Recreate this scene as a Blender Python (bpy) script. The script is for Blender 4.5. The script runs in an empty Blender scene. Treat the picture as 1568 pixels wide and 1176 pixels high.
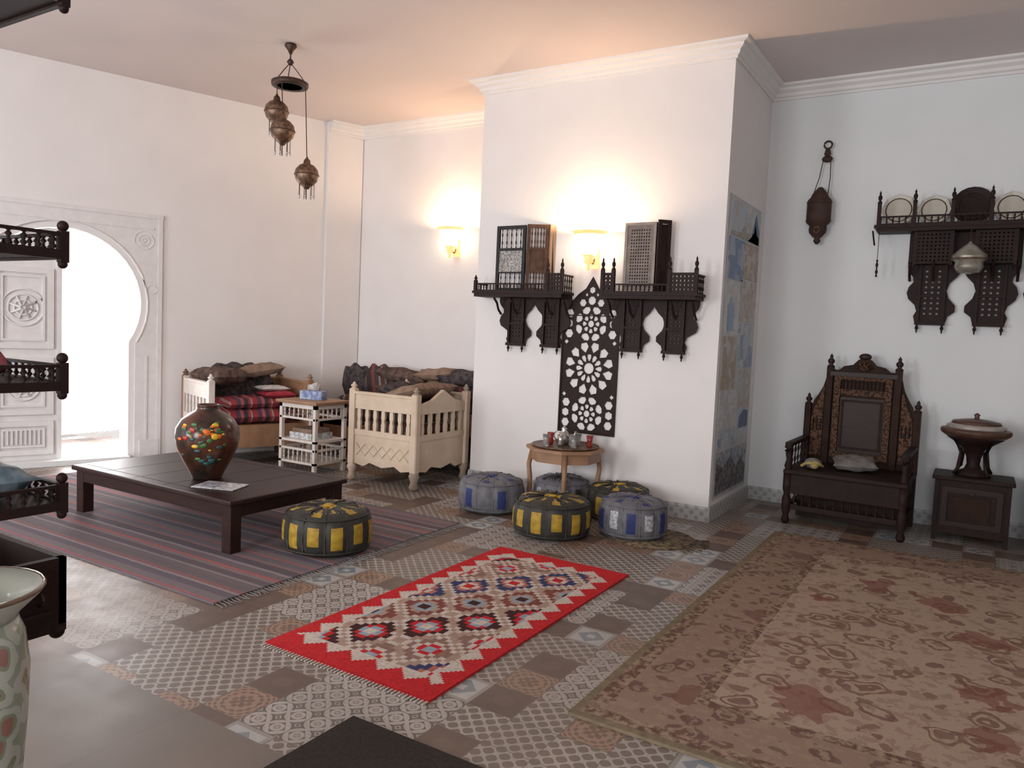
import bpy, math, random
from mathutils import Vector, Matrix
random.seed(7)
pi=math.pi
sc=bpy.context.scene
# ------------------------------------------------------------------ node helpers
class E:
    def __init__(s,nt,v): s.nt=nt; s.v=v
    def op(s,o,b=None,c=None):
        n=s.nt.nodes.new('ShaderNodeMath'); n.operation=o
        for i,q in enumerate((s,b,c)):
            if q is None: continue
            if isinstance(q,E): q=q.v
            if isinstance(q,(int,float)): n.inputs[i].default_value=q
            else: s.nt.links.new(q,n.inputs[i])
        return E(s.nt,n.outputs[0])
    def __add__(s,b): return s.op('ADD',b)
    def __sub__(s,b): return s.op('SUBTRACT',b)
    def __mul__(s,b): return s.op('MULTIPLY',b)
    def __truediv__(s,b): return s.op('DIVIDE',b)
    def floor(s): return s.op('FLOOR')
    def fract(s): return s.op('FRACT')
    def abs(s): return s.op('ABSOLUTE')
    def sin(s): return s.op('SINE')
    def cos(s): return s.op('COSINE')
    def gt(s,b): return s.op('GREATER_THAN',b)
    def lt(s,b): return s.op('LESS_THAN',b)
    def mn(s,b): return s.op('MINIMUM',b)
    def mx(s,b): return s.op('MAXIMUM',b)
    def mod(s,b): return s.op('FLOORED_MODULO',b)
def mixc(nt,f,a,b):
    n=nt.nodes.new('ShaderNodeMix'); n.data_type='RGBA'
    for i,q in ((0,f),(6,a),(7,b)):
        if isinstance(q,E): q=q.v
        if isinstance(q,(int,float)): n.inputs[i].default_value=q
        elif isinstance(q,tuple): n.inputs[i].default_value=(*q[:3],1)
        else: nt.links.new(q,n.inputs[i])
    return n.outputs[2]
def newmat(name,rough=.6,metal=0):
    m=bpy.data.materials.new(name); m.use_nodes=True; nt=m.node_tree
    p=nt.nodes['Principled BSDF']; p.inputs['Roughness'].default_value=rough; p.inputs['Metallic'].default_value=metal
    return m,nt,p
def coord(nt,out='Object'):
    return nt.nodes.new('ShaderNodeTexCoord').outputs[out]
def noise(nt,scale,detail=3,vec=None,rough=.5,out='Fac'):
    n=nt.nodes.new('ShaderNodeTexNoise'); n.inputs['Scale'].default_value=scale; n.inputs['Detail'].default_value=detail; n.inputs['Roughness'].default_value=rough
    nt.links.new(vec if vec is not None else coord(nt),n.inputs['Vector'])
    return E(nt,n.outputs[out]) if out=='Fac' else n.outputs[out]
def xyz(nt):
    s=nt.nodes.new('ShaderNodeSeparateXYZ'); nt.links.new(coord(nt),s.inputs[0])
    return [E(nt,s.outputs[i]) for i in range(3)]
def bump(nt,p,h,strength=.3,dist=.01):
    b=nt.nodes.new('ShaderNodeBump'); b.inputs['Strength'].default_value=strength; b.inputs['Distance'].default_value=dist
    nt.links.new(h.v if isinstance(h,E) else h,b.inputs['Height']); nt.links.new(b.outputs[0],p.inputs['Normal'])
MATS={}
def M(name,col,col2=None,rough=.6,scale=9,metal=0,bmp=.0,emis=None,es=0,contrast=1.0,trans=0,stretch=None,spec=.5):
    if name in MATS: return MATS[name]
    m,nt,p=newmat(name,rough,metal)
    p.inputs['Specular IOR Level'].default_value=spec
    if col2 is None: col2=tuple(c*.8 for c in col)
    vec=coord(nt)
    if stretch:
        mp=nt.nodes.new('ShaderNodeMapping'); mp.inputs['Scale'].default_value=stretch; nt.links.new(vec,mp.inputs[0]); vec=mp.outputs[0]
    f=noise(nt,scale,4,vec)
    g=(f-.5)*(2.2*contrast)+.5
    g=g.mx(0).mn(1)
    c=mixc(nt,g,col,col2)
    nt.links.new(c,p.inputs['Base Color'])
    if bmp: bump(nt,p,noise(nt,scale*3,3,vec),bmp)
    if emis: p.inputs['Emission Color'].default_value=(*emis,1); p.inputs['Emission Strength'].default_value=es
    if trans: p.inputs['Transmission Weight'].default_value=trans
    MATS[name]=m; return m
def stripes(name,axis,period,cols,rough=.9,nz=.15,bmp=.3):
    m,nt,p=newmat(name,rough); p.inputs['Specular IOR Level'].default_value=.2
    q=xyz(nt)[axis]; f=noise(nt,5,2)
    t=((q+ (f-.5)*.012)/period).fract()
    r=nt.nodes.new('ShaderNodeValToRGB'); r.color_ramp.interpolation='CONSTANT'
    el=r.color_ramp.elements
    while len(el)<len(cols): el.new(.5)
    for i,(pos,c) in enumerate(cols): el[i].position=pos; el[i].color=(*c,1)
    nt.links.new(t.v,r.inputs[0])
    n2=noise(nt,60,3)
    c=mixc(nt,n2*nz*2,r.outputs[0],(.1,.08,.08))
    nt.links.new(c,p.inputs['Base Color']); bump(nt,p,noise(nt,220,2),bmp,.004)
    return m
# ------------------------------------------------------------------ mesh builder
def rotz(a): return Matrix.Rotation(a,4,'Z')
def T(x,y,z): return Matrix.Translation((x,y,z))
class B:
    def __init__(s,name): s.name=name; s.v=[]; s.f=[]; s.mi=[]; s.sm=[]; s.mats=[]; s.M=Matrix.Identity(4)
    def add(s,vs,fs,mat,smooth=False):
        o=len(s.v); s.v+=[s.M@Vector(v) for v in vs]
        if not isinstance(mat,list):
            mat=[mat]*len(fs)
        for f,m in zip(fs,mat):
            if m not in s.mats: s.mats.append(m)
            s.f.append([o+i for i in f]); s.mi.append(s.mats.index(m)); s.sm.append(smooth)
    def box(s,x0,x1,y0,y1,z0,z1,mat):
        vs=[(x,y,z) for z in (z0,z1) for y in (y0,y1) for x in (x0,x1)]
        s.add(vs,[(0,2,3,1),(4,5,7,6),(0,1,5,4),(2,6,7,3),(0,4,6,2),(1,3,7,5)],mat)
    def bbox(s,x0,x1,y0,y1,z0,z1,mat,b=.008):
        import bmesh
        bm=bmesh.new(); bmesh.ops.create_cube(bm,size=1)
        for v in bm.verts: v.co=Vector(((x0+x1)/2+v.co.x*(x1-x0),(y0+y1)/2+v.co.y*(y1-y0),(z0+z1)/2+v.co.z*(z1-z0)))
        bmesh.ops.bevel(bm,geom=bm.edges[:],offset=b,segments=2,profile=.5,affect='EDGES')
        bm.verts.index_update()
        s.add([v.co.copy() for v in bm.verts],[[v.index for v in f.verts] for f in bm.faces],mat); bm.free()
    def lathe(s,prof,o,mat,seg=20,smooth=True,sx=1,sy=1,matf=None):
        vs=[];fs=[];mm=[]
        for r,z in prof:
            for k in range(seg):
                a=2*pi*k/seg; vs.append((o[0]+max(r,.0004)*math.cos(a)*sx,o[1]+max(r,.0004)*math.sin(a)*sy,o[2]+z))
        for i in range(len(prof)-1):
            for k in range(seg):
                k2=(k+1)%seg
                fs.append((i*seg+k,i*seg+k2,(i+1)*seg+k2,(i+1)*seg+k)); mm.append(matf(i,k) if matf else mat)
        n=len(prof)
        fs.append(tuple(range(seg))[::-1]); mm.append(matf(0,0) if matf else mat)
        fs.append(tuple((n-1)*seg+k for k in range(seg))); mm.append(matf(n-2,0) if matf else mat)
        s.add(vs,fs,mm,smooth)
    def ell(s,c,r,mat,seg=14,rings=8,p=1.0,rot=None):
        vs=[];fs=[]
        def sg(v,e): return math.copysign(abs(v)**e,v)
        R=rot or Matrix.Identity(4)
        for i in range(rings+1):
            t=-pi/2+pi*i/rings
            for k in range(seg):
                a=2*pi*k/seg
                q=Vector((r[0]*sg(math.cos(t),p)*sg(math.cos(a),p),r[1]*sg(math.cos(t),p)*sg(math.sin(a),p),r[2]*sg(math.sin(t),1)))
                vs.append(Vector(c)+(R@q))
        for i in range(rings):
            for k in range(seg):
                k2=(k+1)%seg; fs.append((i*seg+k,i*seg+k2,(i+1)*seg+k2,(i+1)*seg+k))
        s.add(vs,fs,mat,True)
    def pillow(s,c,size,mat,rot=None,pin=.75):
        n=14; vs=[];fs=[]; R=rot or Matrix.Identity(4)
        w,d,h=size
        for side in (1,-1):
            for i in range(n+1):
                for j in range(n+1):
                    u=-1+2*i/n; v=-1+2*j/n
                    hh=((1-u**4)*(1-v**4))**.5
                    x=u*(1-.10*(1-v*v)*abs(u)**3) ; y=v*(1-.10*(1-u*u)*abs(v)**3)
                    wr=(.05*math.sin(7*u+3*v+c[0]*9)+.04*math.sin(11*v-5*u+c[1]*7))*hh
                    vs.append(Vector(c)+R@Vector((x*w/2,y*d/2,side*h/2*hh+wr*h)))
            o=0 if side==1 else (n+1)**2
            for i in range(n):
                for j in range(n):
                    q=(o+i*(n+1)+j,o+(i+1)*(n+1)+j,o+(i+1)*(n+1)+j+1,o+i*(n+1)+j+1)
                    fs.append(q if side==1 else q[::-1])
        s.add(vs,fs,mat,True)
    def tube(s,pts,r,mat,seg=6):
        vs=[];fs=[]; pts=[Vector(p) for p in pts]
        for i,p in enumerate(pts):
            d=(pts[min(i+1,len(pts)-1)]-pts[max(i-1,0)]).normalized()
            u=d.orthogonal().normalized() if abs(d.z)>.95 else d.cross(Vector((0,0,1))).normalized()
            w=d.cross(u)
            for k in range(seg):
                a=2*pi*k/seg; vs.append(p+u*r*math.cos(a)+w*r*math.sin(a))
        for i in range(len(pts)-1):
            for k in range(seg):
                k2=(k+1)%seg; fs.append((i*seg+k,i*seg+k2,(i+1)*seg+k2,(i+1)*seg+k))
        fs.append(tuple(range(seg))); fs.append(tuple((len(pts)-1)*seg+k for k in range(seg)))
        s.add(vs,fs,mat,True)
    def torus(s,c,R,r,mat,seg=20,ax='Z'):
        pts=[]
        for k in range(seg+1):
            a=2*pi*k/seg
            if ax=='Z': pts.append((c[0]+R*math.cos(a),c[1]+R*math.sin(a),c[2]))
            else: pts.append((c[0]+R*math.cos(a),c[1],c[2]+R*math.sin(a)))
        s.tube(pts,r,mat)
    def flat(s,outer,holes,y0,y1,mat):
        """cut-out plate: 2D outline in XZ, from y0 to y1"""
        cu=bpy.data.curves.new('tmp','CURVE'); cu.dimensions='2D'; cu.fill_mode='BOTH'; cu.extrude=abs(y1-y0)/2
        for poly in [outer]+holes:
            sp=cu.splines.new('POLY'); sp.points.add(len(poly)-1)
            for pt,(x,z) in zip(sp.points,poly): pt.co=(x,z,0,1)
            sp.use_cyclic_u=True
        ob=bpy.data.objects.new('tmp',cu); bpy.context.collection.objects.link(ob)
        bpy.context.view_layer.update()
        me=bpy.data.meshes.new_from_object(ob.evaluated_get(bpy.context.evaluated_depsgraph_get()))
        ym=(y0+y1)/2
        s.add([(v.co.x,ym-v.co.z,v.co.y) for v in me.vertices],[list(p.vertices) for p in me.polygons],mat)
        bpy.data.objects.remove(ob); bpy.data.curves.remove(cu); bpy.data.meshes.remove(me)
    def spindle(s,x,y,z0,z1,r,mat,seg=8):
        h=z1-z0
        pr=[(r*.7,0),(r*.7,.08),(r*.35,.12),(r,.3),(r*.35,.46),(r*.7,.5),(r*.35,.54),(r,.7),(r*.35,.88),(r*.7,.92),(r*.7,1)]
        s.lathe([(a,b*h) for a,b in pr],(x,y,z0),mat,seg)
    def finial(s,x,y,z,h,r,mat,down=False):
        pr=[(r,0),(r*.9,.12),(r*.45,.2),(r*.85,.36),(r*.9,.5),(r*.35,.68),(r*.5,.78),(r*.2,.9),(.0005,1)]
        k=-1 if down else 1
        pp=[(a,b*h*k) for a,b in pr]
        s.lathe(pp if not down else pp[::-1],(x,y,z),mat,8)
    def done(s,loc=(0,0,0),rz=0):
        me=bpy.data.meshes.new(s.name); me.from_pydata([tuple(v) for v in s.v],[],s.f)
        for m in s.mats: me.materials.append(m)
        me.polygons.foreach_set('material_index',s.mi); me.polygons.foreach_set('use_smooth',s.sm); me.update()
        ob=bpy.data.objects.new(s.name,me); bpy.context.collection.objects.link(ob)
        ob.location=loc; ob.rotation_euler=(0,0,rz)
        return ob
# ------------------------------------------------------------------ materials
WALL=M('wall_plaster',(.80,.77,.76),(.765,.735,.725),rough=.9,scale=2.5,bmp=.02,spec=.2)
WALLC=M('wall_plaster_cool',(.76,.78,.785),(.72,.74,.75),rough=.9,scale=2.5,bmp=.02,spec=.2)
CEIL=M('ceiling_paint',(.72,.645,.625),(.69,.615,.595),rough=.9,scale=1.5,spec=.2)
TRIM=M('trim_paint',(.78,.76,.75),(.74,.72,.71),rough=.7,scale=6)
DOORP=M('door_whitewash',(.77,.745,.735),(.70,.675,.665),rough=.8,scale=12,bmp=.12)
DARK=M('dark_wood',(.016,.008,.008),(.028,.013,.011),rough=.55,scale=14,spec=.18)
DARK2=M('dark_walnut',(.034,.014,.011),(.018,.008,.007),rough=.42,scale=6,stretch=(1,8,8),spec=.28)
WALN=M('throne_walnut',(.040,.018,.011),(.018,.009,.006),rough=.6,scale=10,spec=.15)
INLAY=M('inlay_wood',(.13,.065,.036),(.028,.013,.009),rough=.6,scale=55,contrast=3,spec=.15)
CREAM=M('cream_painted_wood',(.66,.54,.42),(.56,.43,.31),rough=.7,scale=7,bmp=.1)
TANW=M('tan_wood',(.36,.20,.11),(.24,.13,.07),rough=.5,scale=9)
WHITEW=M('white_wood',(.74,.68,.63),(.62,.55,.49),rough=.6,scale=10)
BRASS=M('aged_brass',(.22,.13,.08),(.10,.055,.035),rough=.42,metal=.5,scale=40,contrast=2)
BRASSD=M('dark_brass',(.08,.042,.030),(.035,.020,.016),rough=.5,metal=.4,scale=30)
GLASS=M('frost_glass',(.8,.75,.65),rough=.2,emis=(1,.80,.55),es=11)
AMBER=M('amber_glass',(.75,.40,.16),(.5,.2,.07),rough=.3,emis=(1,.42,.16),es=1.5)
SILVER=M('silver',(.62,.60,.58),(.4,.38,.36),rough=.25,metal=.9)
CLEAR=M('clear_glass',(.9,.9,.9),(.85,.85,.85),rough=.05,trans=.85)
REDG=M('red_glass',(.35,.04,.03),(.2,.02,.02),rough=.1)
PAPER=M('paper',(.66,.66,.66),(.30,.31,.33),rough=.8,scale=30,contrast=2)
IVORY=M('ivory_plate',(.58,.54,.46),(.46,.42,.36),rough=.35,scale=8)
LEDK=M('leather_dark',(.045,.042,.034),(.024,.022,.02),rough=.55,scale=20,spec=.3)
LEGR=M('leather_grey',(.17,.165,.18),(.10,.10,.115),rough=.55,scale=20,spec=.3)
LEYE=M('leather_yellow',(.44,.28,.03),(.27,.17,.02),rough=.55,scale=26,contrast=1.6,spec=.3)
LEBL=M('leather_blue',(.035,.05,.18),(.025,.03,.10),rough=.55,scale=20,spec=.3)
LEWH=M('leather_white',(.50,.51,.52),(.22,.23,.25),rough=.5,scale=60,contrast=3)
# ------------------------------------------------------------------ floor material
def floor_mat():
    m,nt,p=newmat('patterned_cement_tiles',.45); p.inputs['Specular IOR Level'].default_value=.4
    x,y,z=xyz(nt)
    S=.2
    u=x/S; v=y/S; iu=u.floor(); iv=v.floor(); fu=u.fract(); fv=v.fract()
    a=(fu-.5).abs(); b=(fv-.5).abs()
    m4u=iu.mod(4); m4v=iv.mod(4)
    bu=m4u.lt(.5); bv=m4v.lt(.5)
    cross=bu*bv; band=bu.mx(bv)
    # A: interlaced strapwork
    l1=((fu+fv)*2).fract()-.5; l2=((fu-fv)*2).fract()-.5
    la=l1.abs(); lb=l2.abs()
    q1=((fu*2).fract()-.5).abs(); q2=((fv*2).fract()-.5).abs()
    strap=la.mn(lb).lt(.10); ring=((q1*q1+q2*q2)*36).sin().gt(.55)
    ga=strap.mx(ring)
    ca=mixc(nt,ga,(.105,.088,.078),(.43,.40,.37))
    ca=mixc(nt,(q1.mx(q2)).lt(.09),ca,(.36,.33,.30))
    # A2: net variant
    s1=((fu*(pi*6)).sin()+(fv*(pi*6)).cos())
    ca2=mixc(nt,s1.abs().lt(.55),(.15,.12,.10),(.40,.365,.33))
    # B: beige/rust floral
    gb=(((a*a+b*b)*60).sin()+((a-b)*30).cos()*.7).gt(.3)
    cb=mixc(nt,gb,(.31,.20,.135),(.15,.085,.06))
    # C: star on pale ground
    d=(a+b); gc=d.lt(.36)*(a.mx(b).gt(.10)); gc2=(a.mx(b)).gt(.40)
    cc=mixc(nt,gc,(.44,.44,.43),(.20,.24,.27)); cc=mixc(nt,gc2,cc,(.30,.28,.26))
    # D brown plain
    cd=mixc(nt,(a*a+b*b).lt(.05),(.095,.056,.042),(.115,.072,.055))
    wn=nt.nodes.new('ShaderNodeTexWhiteNoise'); wn.noise_dimensions='2D'
    cmb=nt.nodes.new('ShaderNodeCombineXYZ'); nt.links.new(iu.v,cmb.inputs[0]); nt.links.new(iv.v,cmb.inputs[1]); nt.links.new(cmb.outputs[0],wn.inputs[0])
    w=E(nt,wn.outputs[0])
    blk=((x/.8).floor()+(y/.8).floor()).mod(2).lt(.5)
    cA=mixc(nt,blk,ca,ca2)
    cband=mixc(nt,w.gt(.40),cb,ca2); cband=mixc(nt,w.gt(.68),cband,cd); cband=mixc(nt,w.lt(.12),cband,cc)
    c=mixc(nt,band,cA,cband)
    star=mixc(nt,(iu+iv).mod(8).lt(.5),cd,cc)
    c=mixc(nt,cross,c,star)
    c=mixc(nt,w*.22,c,(.12,.10,.09))
    g=(a.mx(b)).gt(.488)
    c=mixc(nt,g*.7,c,(.10,.09,.08))
    # plain polished slabs on the near side (y<1.74)
    big=((x/.6).fract()-.5).abs().mx(((y/.6).fract()-.5).abs()).gt(.494)
    pl=mixc(nt,big*.5,(.145,.125,.108),(.10,.085,.075))
    c=mixc(nt,y.lt(1.74),c,pl)
    n=noise(nt,1.2,4); n2=noise(nt,30,4)
    c=mixc(nt,((n-.40)*1.1).mx(0).mn(.45),c,(.22,.15,.115))
    c=mixc(nt,((x*-1-3.0)*1.2).mx(0).mn(.55)*y.lt(2.47),c,(.23,.165,.135))
    c=mixc(nt,(n2*.22),c,(.11,.095,.085))
    nt.links.new(c,p.inputs['Base Color'])
    nt.links.new((noise(nt,6,4)*.25+.32).v,p.inputs['Roughness'])
    return m
FLOOR=floor_mat()
b=B('floor'); b.box(-9.2,3.4,-3,7.6,-.1,0,FLOOR); b.done()
b=B('ceiling'); b.box(-9.2,3.4,-3,7.6,3.75,3.9,CEIL); b.done()
# ------------------------------------------------------------------ walls
HC=3.75
A0=Vector((-6.45,6.70)); d0=Vector((-.3285,-.9445)); n0=Vector((.9445,-.3285))
def LW():  # local (s along wall, outward, z) -> world
    m=Matrix(((d0.x,-n0.x,0,A0.x),(d0.y,-n0.y,0,A0.y),(0,0,1,0),(0,0,0,1))); return m
def arch(cx,r,zc,hw,up=True,n=28):
    a0=math.acos(min(1,hw/r))
    pts=[]
    for i in range(n+1):
        a=-a0+ (pi+2*a0)*i/n
        pts.append((cx+r*math.cos(a),zc+r*math.sin(a)))
    return pts
DC=2.92; 
ar=arch(DC,.69,1.56,.58)
zj=ar[0][1]; HWD=.58
b=B('wall_left'); b.M=LW()
half1=[(DC,2.25)]+[p for p in ar if p[0]<DC-.001]+[(DC-HWD,0),(-.2,0),(-.2,HC),(DC,HC)]
half2=[(DC,2.25)]+[p for p in ar if p[0]>DC+.001][::-1]+[(DC+HWD,0),(8.5,0),(8.5,HC),(DC,HC)]
b.flat(half1,[],0,.35,WALL); b.flat(half2,[],0,.35,WALL)
b.box(-.16,.28,-.045,0,0,HC,WALL)
b.done()
b=B('trim_door_surround'); b.M=LW()
ar2=arch(DC,.74,1.56,.635)
outer=[(DC+.88,0),(DC+.88,2.44),(DC-.88,2.44),(DC-.88,0),(DC-.635,0)]+ar2[::-1]+[(DC+.635,0)]
b.flat(outer,[],-.015,0,DOORP)
for s in(-1,1):
    b.box(DC+s*.86-.02,DC+s*.86+.02,-.025,-.015,0,2.44,DOORP)
    b.box(DC+s*.74-.010,DC+s*.74+.010,-.024,-.015,0,1.05,DOORP)
    for rr in (.10,.055,.02): b.torus((DC+s*.71,-.014,2.20),rr*.9,.007,DOORP,ax='Y')
    b.torus((DC+s*.79,-.014,1.72),.045,.007,DOORP,ax='Y')
    b.box(DC+s*.77-.09,DC+s*.77+.09,-.03,-.015,0,.20,DOORP)
b.box(DC-.885,DC+.885,-.028,0,2.42,2.46,DOORP); b.box(DC-.8,DC+.8,-.024,-.015,2.31,2.33,DOORP)
b.tube([(x,-.016,z) for x,z in arch(DC,.75,1.56,.65)],.009,DOORP)
b.done()
b=B('door_1'); b.M=LW()
leaf=[(DC+.02,.02),(DC+HWD-.01,.02),(DC+HWD-.01,1.15)]+[p for p in arch(DC,.68,1.56,.57) if p[0]>DC+.02 and p[1]>1.2]+[(DC+.02,2.23)]
b.flat(leaf,[],.06,.11,DOORP)
def frame(b,x0,x1,z0,z1,y0,y1,w,m):
    b.flat([(x0,z0),(x1,z0),(x1,z1),(x0,z1)],[[(x0+w,z0+w),(x1-w,z0+w),(x1-w,z1-w),(x0+w,z1-w)]],y0,y1,m)
for z0,z1 in((.10,.42),(.48,1.02),(1.10,1.85)):
    frame(b,DC+.06,DC+.55,z0,z1,.035,.06,.05,DOORP); frame(b,DC+.13,DC+.48,z0+.07,z1-.07,.042,.06,.02,DOORP)
for zc in(.75,1.48):
    for rr in(.17,.12,.07): b.torus((DC+.305,.055,zc),rr if zc>1 else rr*.8,.010,DOORP,ax='Y')
    for k in range(8):
        a=k*pi/4; b.tube([(DC+.305+.02*math.cos(a),.05,zc+.02*math.sin(a)),(DC+.305+.11*math.cos(a+.3),.05,zc+.11*math.sin(a+.3))],.010,DOORP)
for k in range(8): b.box(DC+.17+k*.036,DC+.185+k*.036,.04,.06,.2,.34,DOORP)
b.box(DC-.005,DC+.035,.03,.12,.02,2.24,DOORP)
b.done()
b=B('trim_threshold'); b.M=LW(); b.box(DC-HWD,DC+HWD,-.1,.45,0.0,.05,WALLC); b.done()
b=B('wall_recess'); b.box(-6.75,-4.0,6.85,7.05,0,HC,WALL); b.done()
b=B('wall_pillar'); b.box(-4.08,-1.76,5.99,7.40,0,HC,WALL); b.done()
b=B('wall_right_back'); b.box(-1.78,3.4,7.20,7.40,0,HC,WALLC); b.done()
b=B('wall_right'); b.box(3.2,3.4,-2.7,7.2,0,HC,WALL); b.done()
b=B('wall_front')
xs=[-9.2,-7.4,-5.6,-3.9,-2.1,-.3,1.5,3.4]
for i in range(7):
    if i%2==0: b.box(xs[i],xs[i+1],-2.9,-2.7,0,HC,WALL)
    else:
        b.box(xs[i],xs[i+1],-2.9,-2.7,0,.8,WALL); b.box(xs[i],xs[i+1],-2.9,-2.7,3.0,HC,WALL)
b.done()
k=0
for i in (1,3,5):
    k+=1; b=B('window_%d'%k)
    x0,x1=xs[i],xs[i+1]
    frame(b,x0,x1,.8,3.0,-2.83,-2.77,.07,TRIM); b.box((x0+x1)/2-.03,(x0+x1)/2+.03,-2.82,-2.78,.85,2.95,TRIM); b.box(x0+.05,x1-.05,-2.82,-2.78,2.2,2.25,TRIM)
    b.done()
def sweep(name,path,prof,mat):
    b=B(name); n=len(path); rows=[]
    P=[Vector(p) for p in path]
    for i in range(n):
        ds=[]
        if i>0: ds.append((P[i]-P[i-1]).normalized())
        if i<n-1: ds.append((P[i+1]-P[i]).normalized())
        ns=[Vector((d.y,-d.x)) for d in ds]
        if len(ns)==2:
            m=(ns[0]+ns[1]).normalized(); m=m/max(.2,m.dot(ns[0]))
        else: m=ns[0]
        rows.append([(P[i].x+m.x*o,P[i].y+m.y*o,z) for o,z in prof])
    vs=[q for r in rows for q in r]; k=len(prof); fs=[]
    for i in range(n-1):
        for j in range(k):
            j2=(j+1)%k; fs.append((i*k+j,i*k+j2,(i+1)*k+j2,(i+1)*k+j))
    fs.append(tuple(range(k))); fs.append(tuple((n-1)*k+j for j in range(k)))
    b.add(vs,fs,mat); return b.done()
path=[(-6.505,6.43),(-6.345,6.85),(-4.08,6.85),(-4.08,5.99),(-1.76,5.99),(-1.76,7.20),(3.2,7.20)]
prof=[(0,HC-.125),(.016,HC-.125),(.018,HC-.105),(.035,HC-.095),(.04,HC-.07),(.07,HC-.05),(.075,HC-.03),(.11,HC-.018),(.115,HC),(0,HC)]
sweep('trim_cornice',path,prof,TRIM)
def base_mat():
    m,nt,p=newmat('skirting_tile',.4)
    x,y,z=xyz(nt)
    g=(((x+y)*75).sin()*(z*75).sin()+noise(nt,40,2)*.6-.3).gt(.25)
    nt.links.new(mixc(nt,g,(.44,.44,.43),(.30,.31,.32)),p.inputs['Base Color']); return m
BASEM=base_mat()
sweep('baseboard_pillar',[(-4.08,6.80),(-4.08,5.99),(-1.76,5.99),(-1.76,7.20),(3.2,7.20)],[(0,0),(.015,0),(.015,.10),(.01,.12),(0,.12)],BASEM)
# ------------------------------------------------------------------ poster collage on the pillar side
def poster_mat(name,cols,sc_,seed):
    m,nt,p=newmat(name,.55)
    mp=nt.nodes.new('ShaderNodeMapping'); mp.inputs['Location'].default_value=(seed,seed*2,seed*3); nt.links.new(coord(nt),mp.inputs[0])
    v=nt.nodes.new('ShaderNodeTexVoronoi'); v.distance='CHEBYCHEV'; v.inputs['Scale'].default_value=sc_; nt.links.new(mp.outputs[0],v.inputs['Vector'])
    s=nt.nodes.new('ShaderNodeSeparateColor'); nt.links.new(v.outputs['Color'],s.inputs[0])
    r=nt.nodes.new('ShaderNodeValToRGB'); r.color_ramp.interpolation='CONSTANT'; el=r.color_ramp.elements
    while len(el)<len(cols): el.new(.5)
    for i,c in enumerate(cols): el[i].position=i/len(cols); el[i].color=(*c,1)
    nt.links.new(s.outputs[0],r.inputs[0])
    c=mixc(nt,noise(nt,9,4)*.8,r.outputs[0],cols[0])
    c=mixc(nt,(noise(nt,45,3)-.35).mx(0)*.6,c,(.2,.18,.17))
    nt.links.new(c,p.inputs['Base Color']); return m
sky=(.47,.53,.58); bl=(.17,.25,.40); st=(.46,.42,.38); wt=(.60,.60,.60); dk=(.08,.075,.09); sand=(.40,.32,.24); pal_=(.40,.44,.48)
pm=[poster_mat('poster_castle',[sky,wt,st,sky],9,1),poster_mat('poster_blue',[bl,bl,sky,pal_],7,2),poster_mat('poster_street',[st,wt,sand,st,sky],14,3),
    poster_mat('poster_sea',[pal_,sky,wt,bl],10,4),poster_mat('poster_city',[wt,sky,st,pal_,wt],16,5),poster_mat('poster_crowd',[pal_,dk,bl,sand,dk],22,6),poster_mat('poster_sand',[sand,st,wt,sand],12,7)]
b=B('travel_poster_collage')
PB=M('poster_backing',(.55,.55,.56),rough=.6)
b.box(-1.7565,-1.7535,6.06,7.04,.16,2.62,PB)
def pst(y0,y1,z0,z1,m): b.box(-1.754,-1.75,y0+.008,y1-.008,z0+.008,z1-.008,m)
for y0,y1,z0,z1,i in ((6.08,7.02,2.30,2.60,0),(6.08,6.55,1.95,2.30,1),(6.55,7.02,1.98,2.30,6),(6.08,6.50,1.50,1.95,4),(6.50,7.02,1.62,1.98,2),(6.50,7.02,1.22,1.62,3),(6.08,6.50,1.05,1.50,6),
    (6.08,6.62,.72,1.05,4),(6.62,7.02,.88,1.22,2),(6.62,7.02,.60,.88,0),(6.08,6.62,.55,.72,3),(6.08,7.02,.18,.55,5)): pst(y0,y1,z0,z1,pm[i])
def yz(b,pts,m): b.add([(-1.748,y,z) for y,z in pts],[tuple(range(len(pts)))],m)
SANDM=M('poster_stone',(.44,.40,.35),(.28,.25,.22),scale=20); BLM=M('poster_sky',(.22,.34,.5),(.35,.45,.55),scale=4); DKM=M('poster_dark',(.06,.06,.08),(.2,.18,.17),scale=25,contrast=3); BLU=M('poster_navy',(.08,.12,.24),(.14,.18,.3),scale=9)
yz(b,[(6.1,2.31),(7.0,2.31),(7.0,2.37),(6.9,2.39),(6.85,2.48),(6.8,2.39),(6.6,2.37),(6.5,2.42),(6.4,2.35),(6.1,2.34)],SANDM)
yz(b,[(6.62,2.31),(6.98,2.31),(6.98,2.42),(6.86,2.56),(6.74,2.36)],BLU)
yz(b,[(6.1,.2),(7.0,.2),(7.0,.34),(6.85,.44),(6.7,.36),(6.5,.48),(6.3,.40),(6.1,.46)],DKM)
yz(b,[(6.16,1.54),(6.16,1.72),(6.24,1.82),(6.34,1.72),(6.34,1.54)],BLM)
yz(b,[(6.7,.70),(6.98,.70),(6.98,.84),(6.84,.86),(6.7,.8)],BLU)
b.done()
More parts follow.
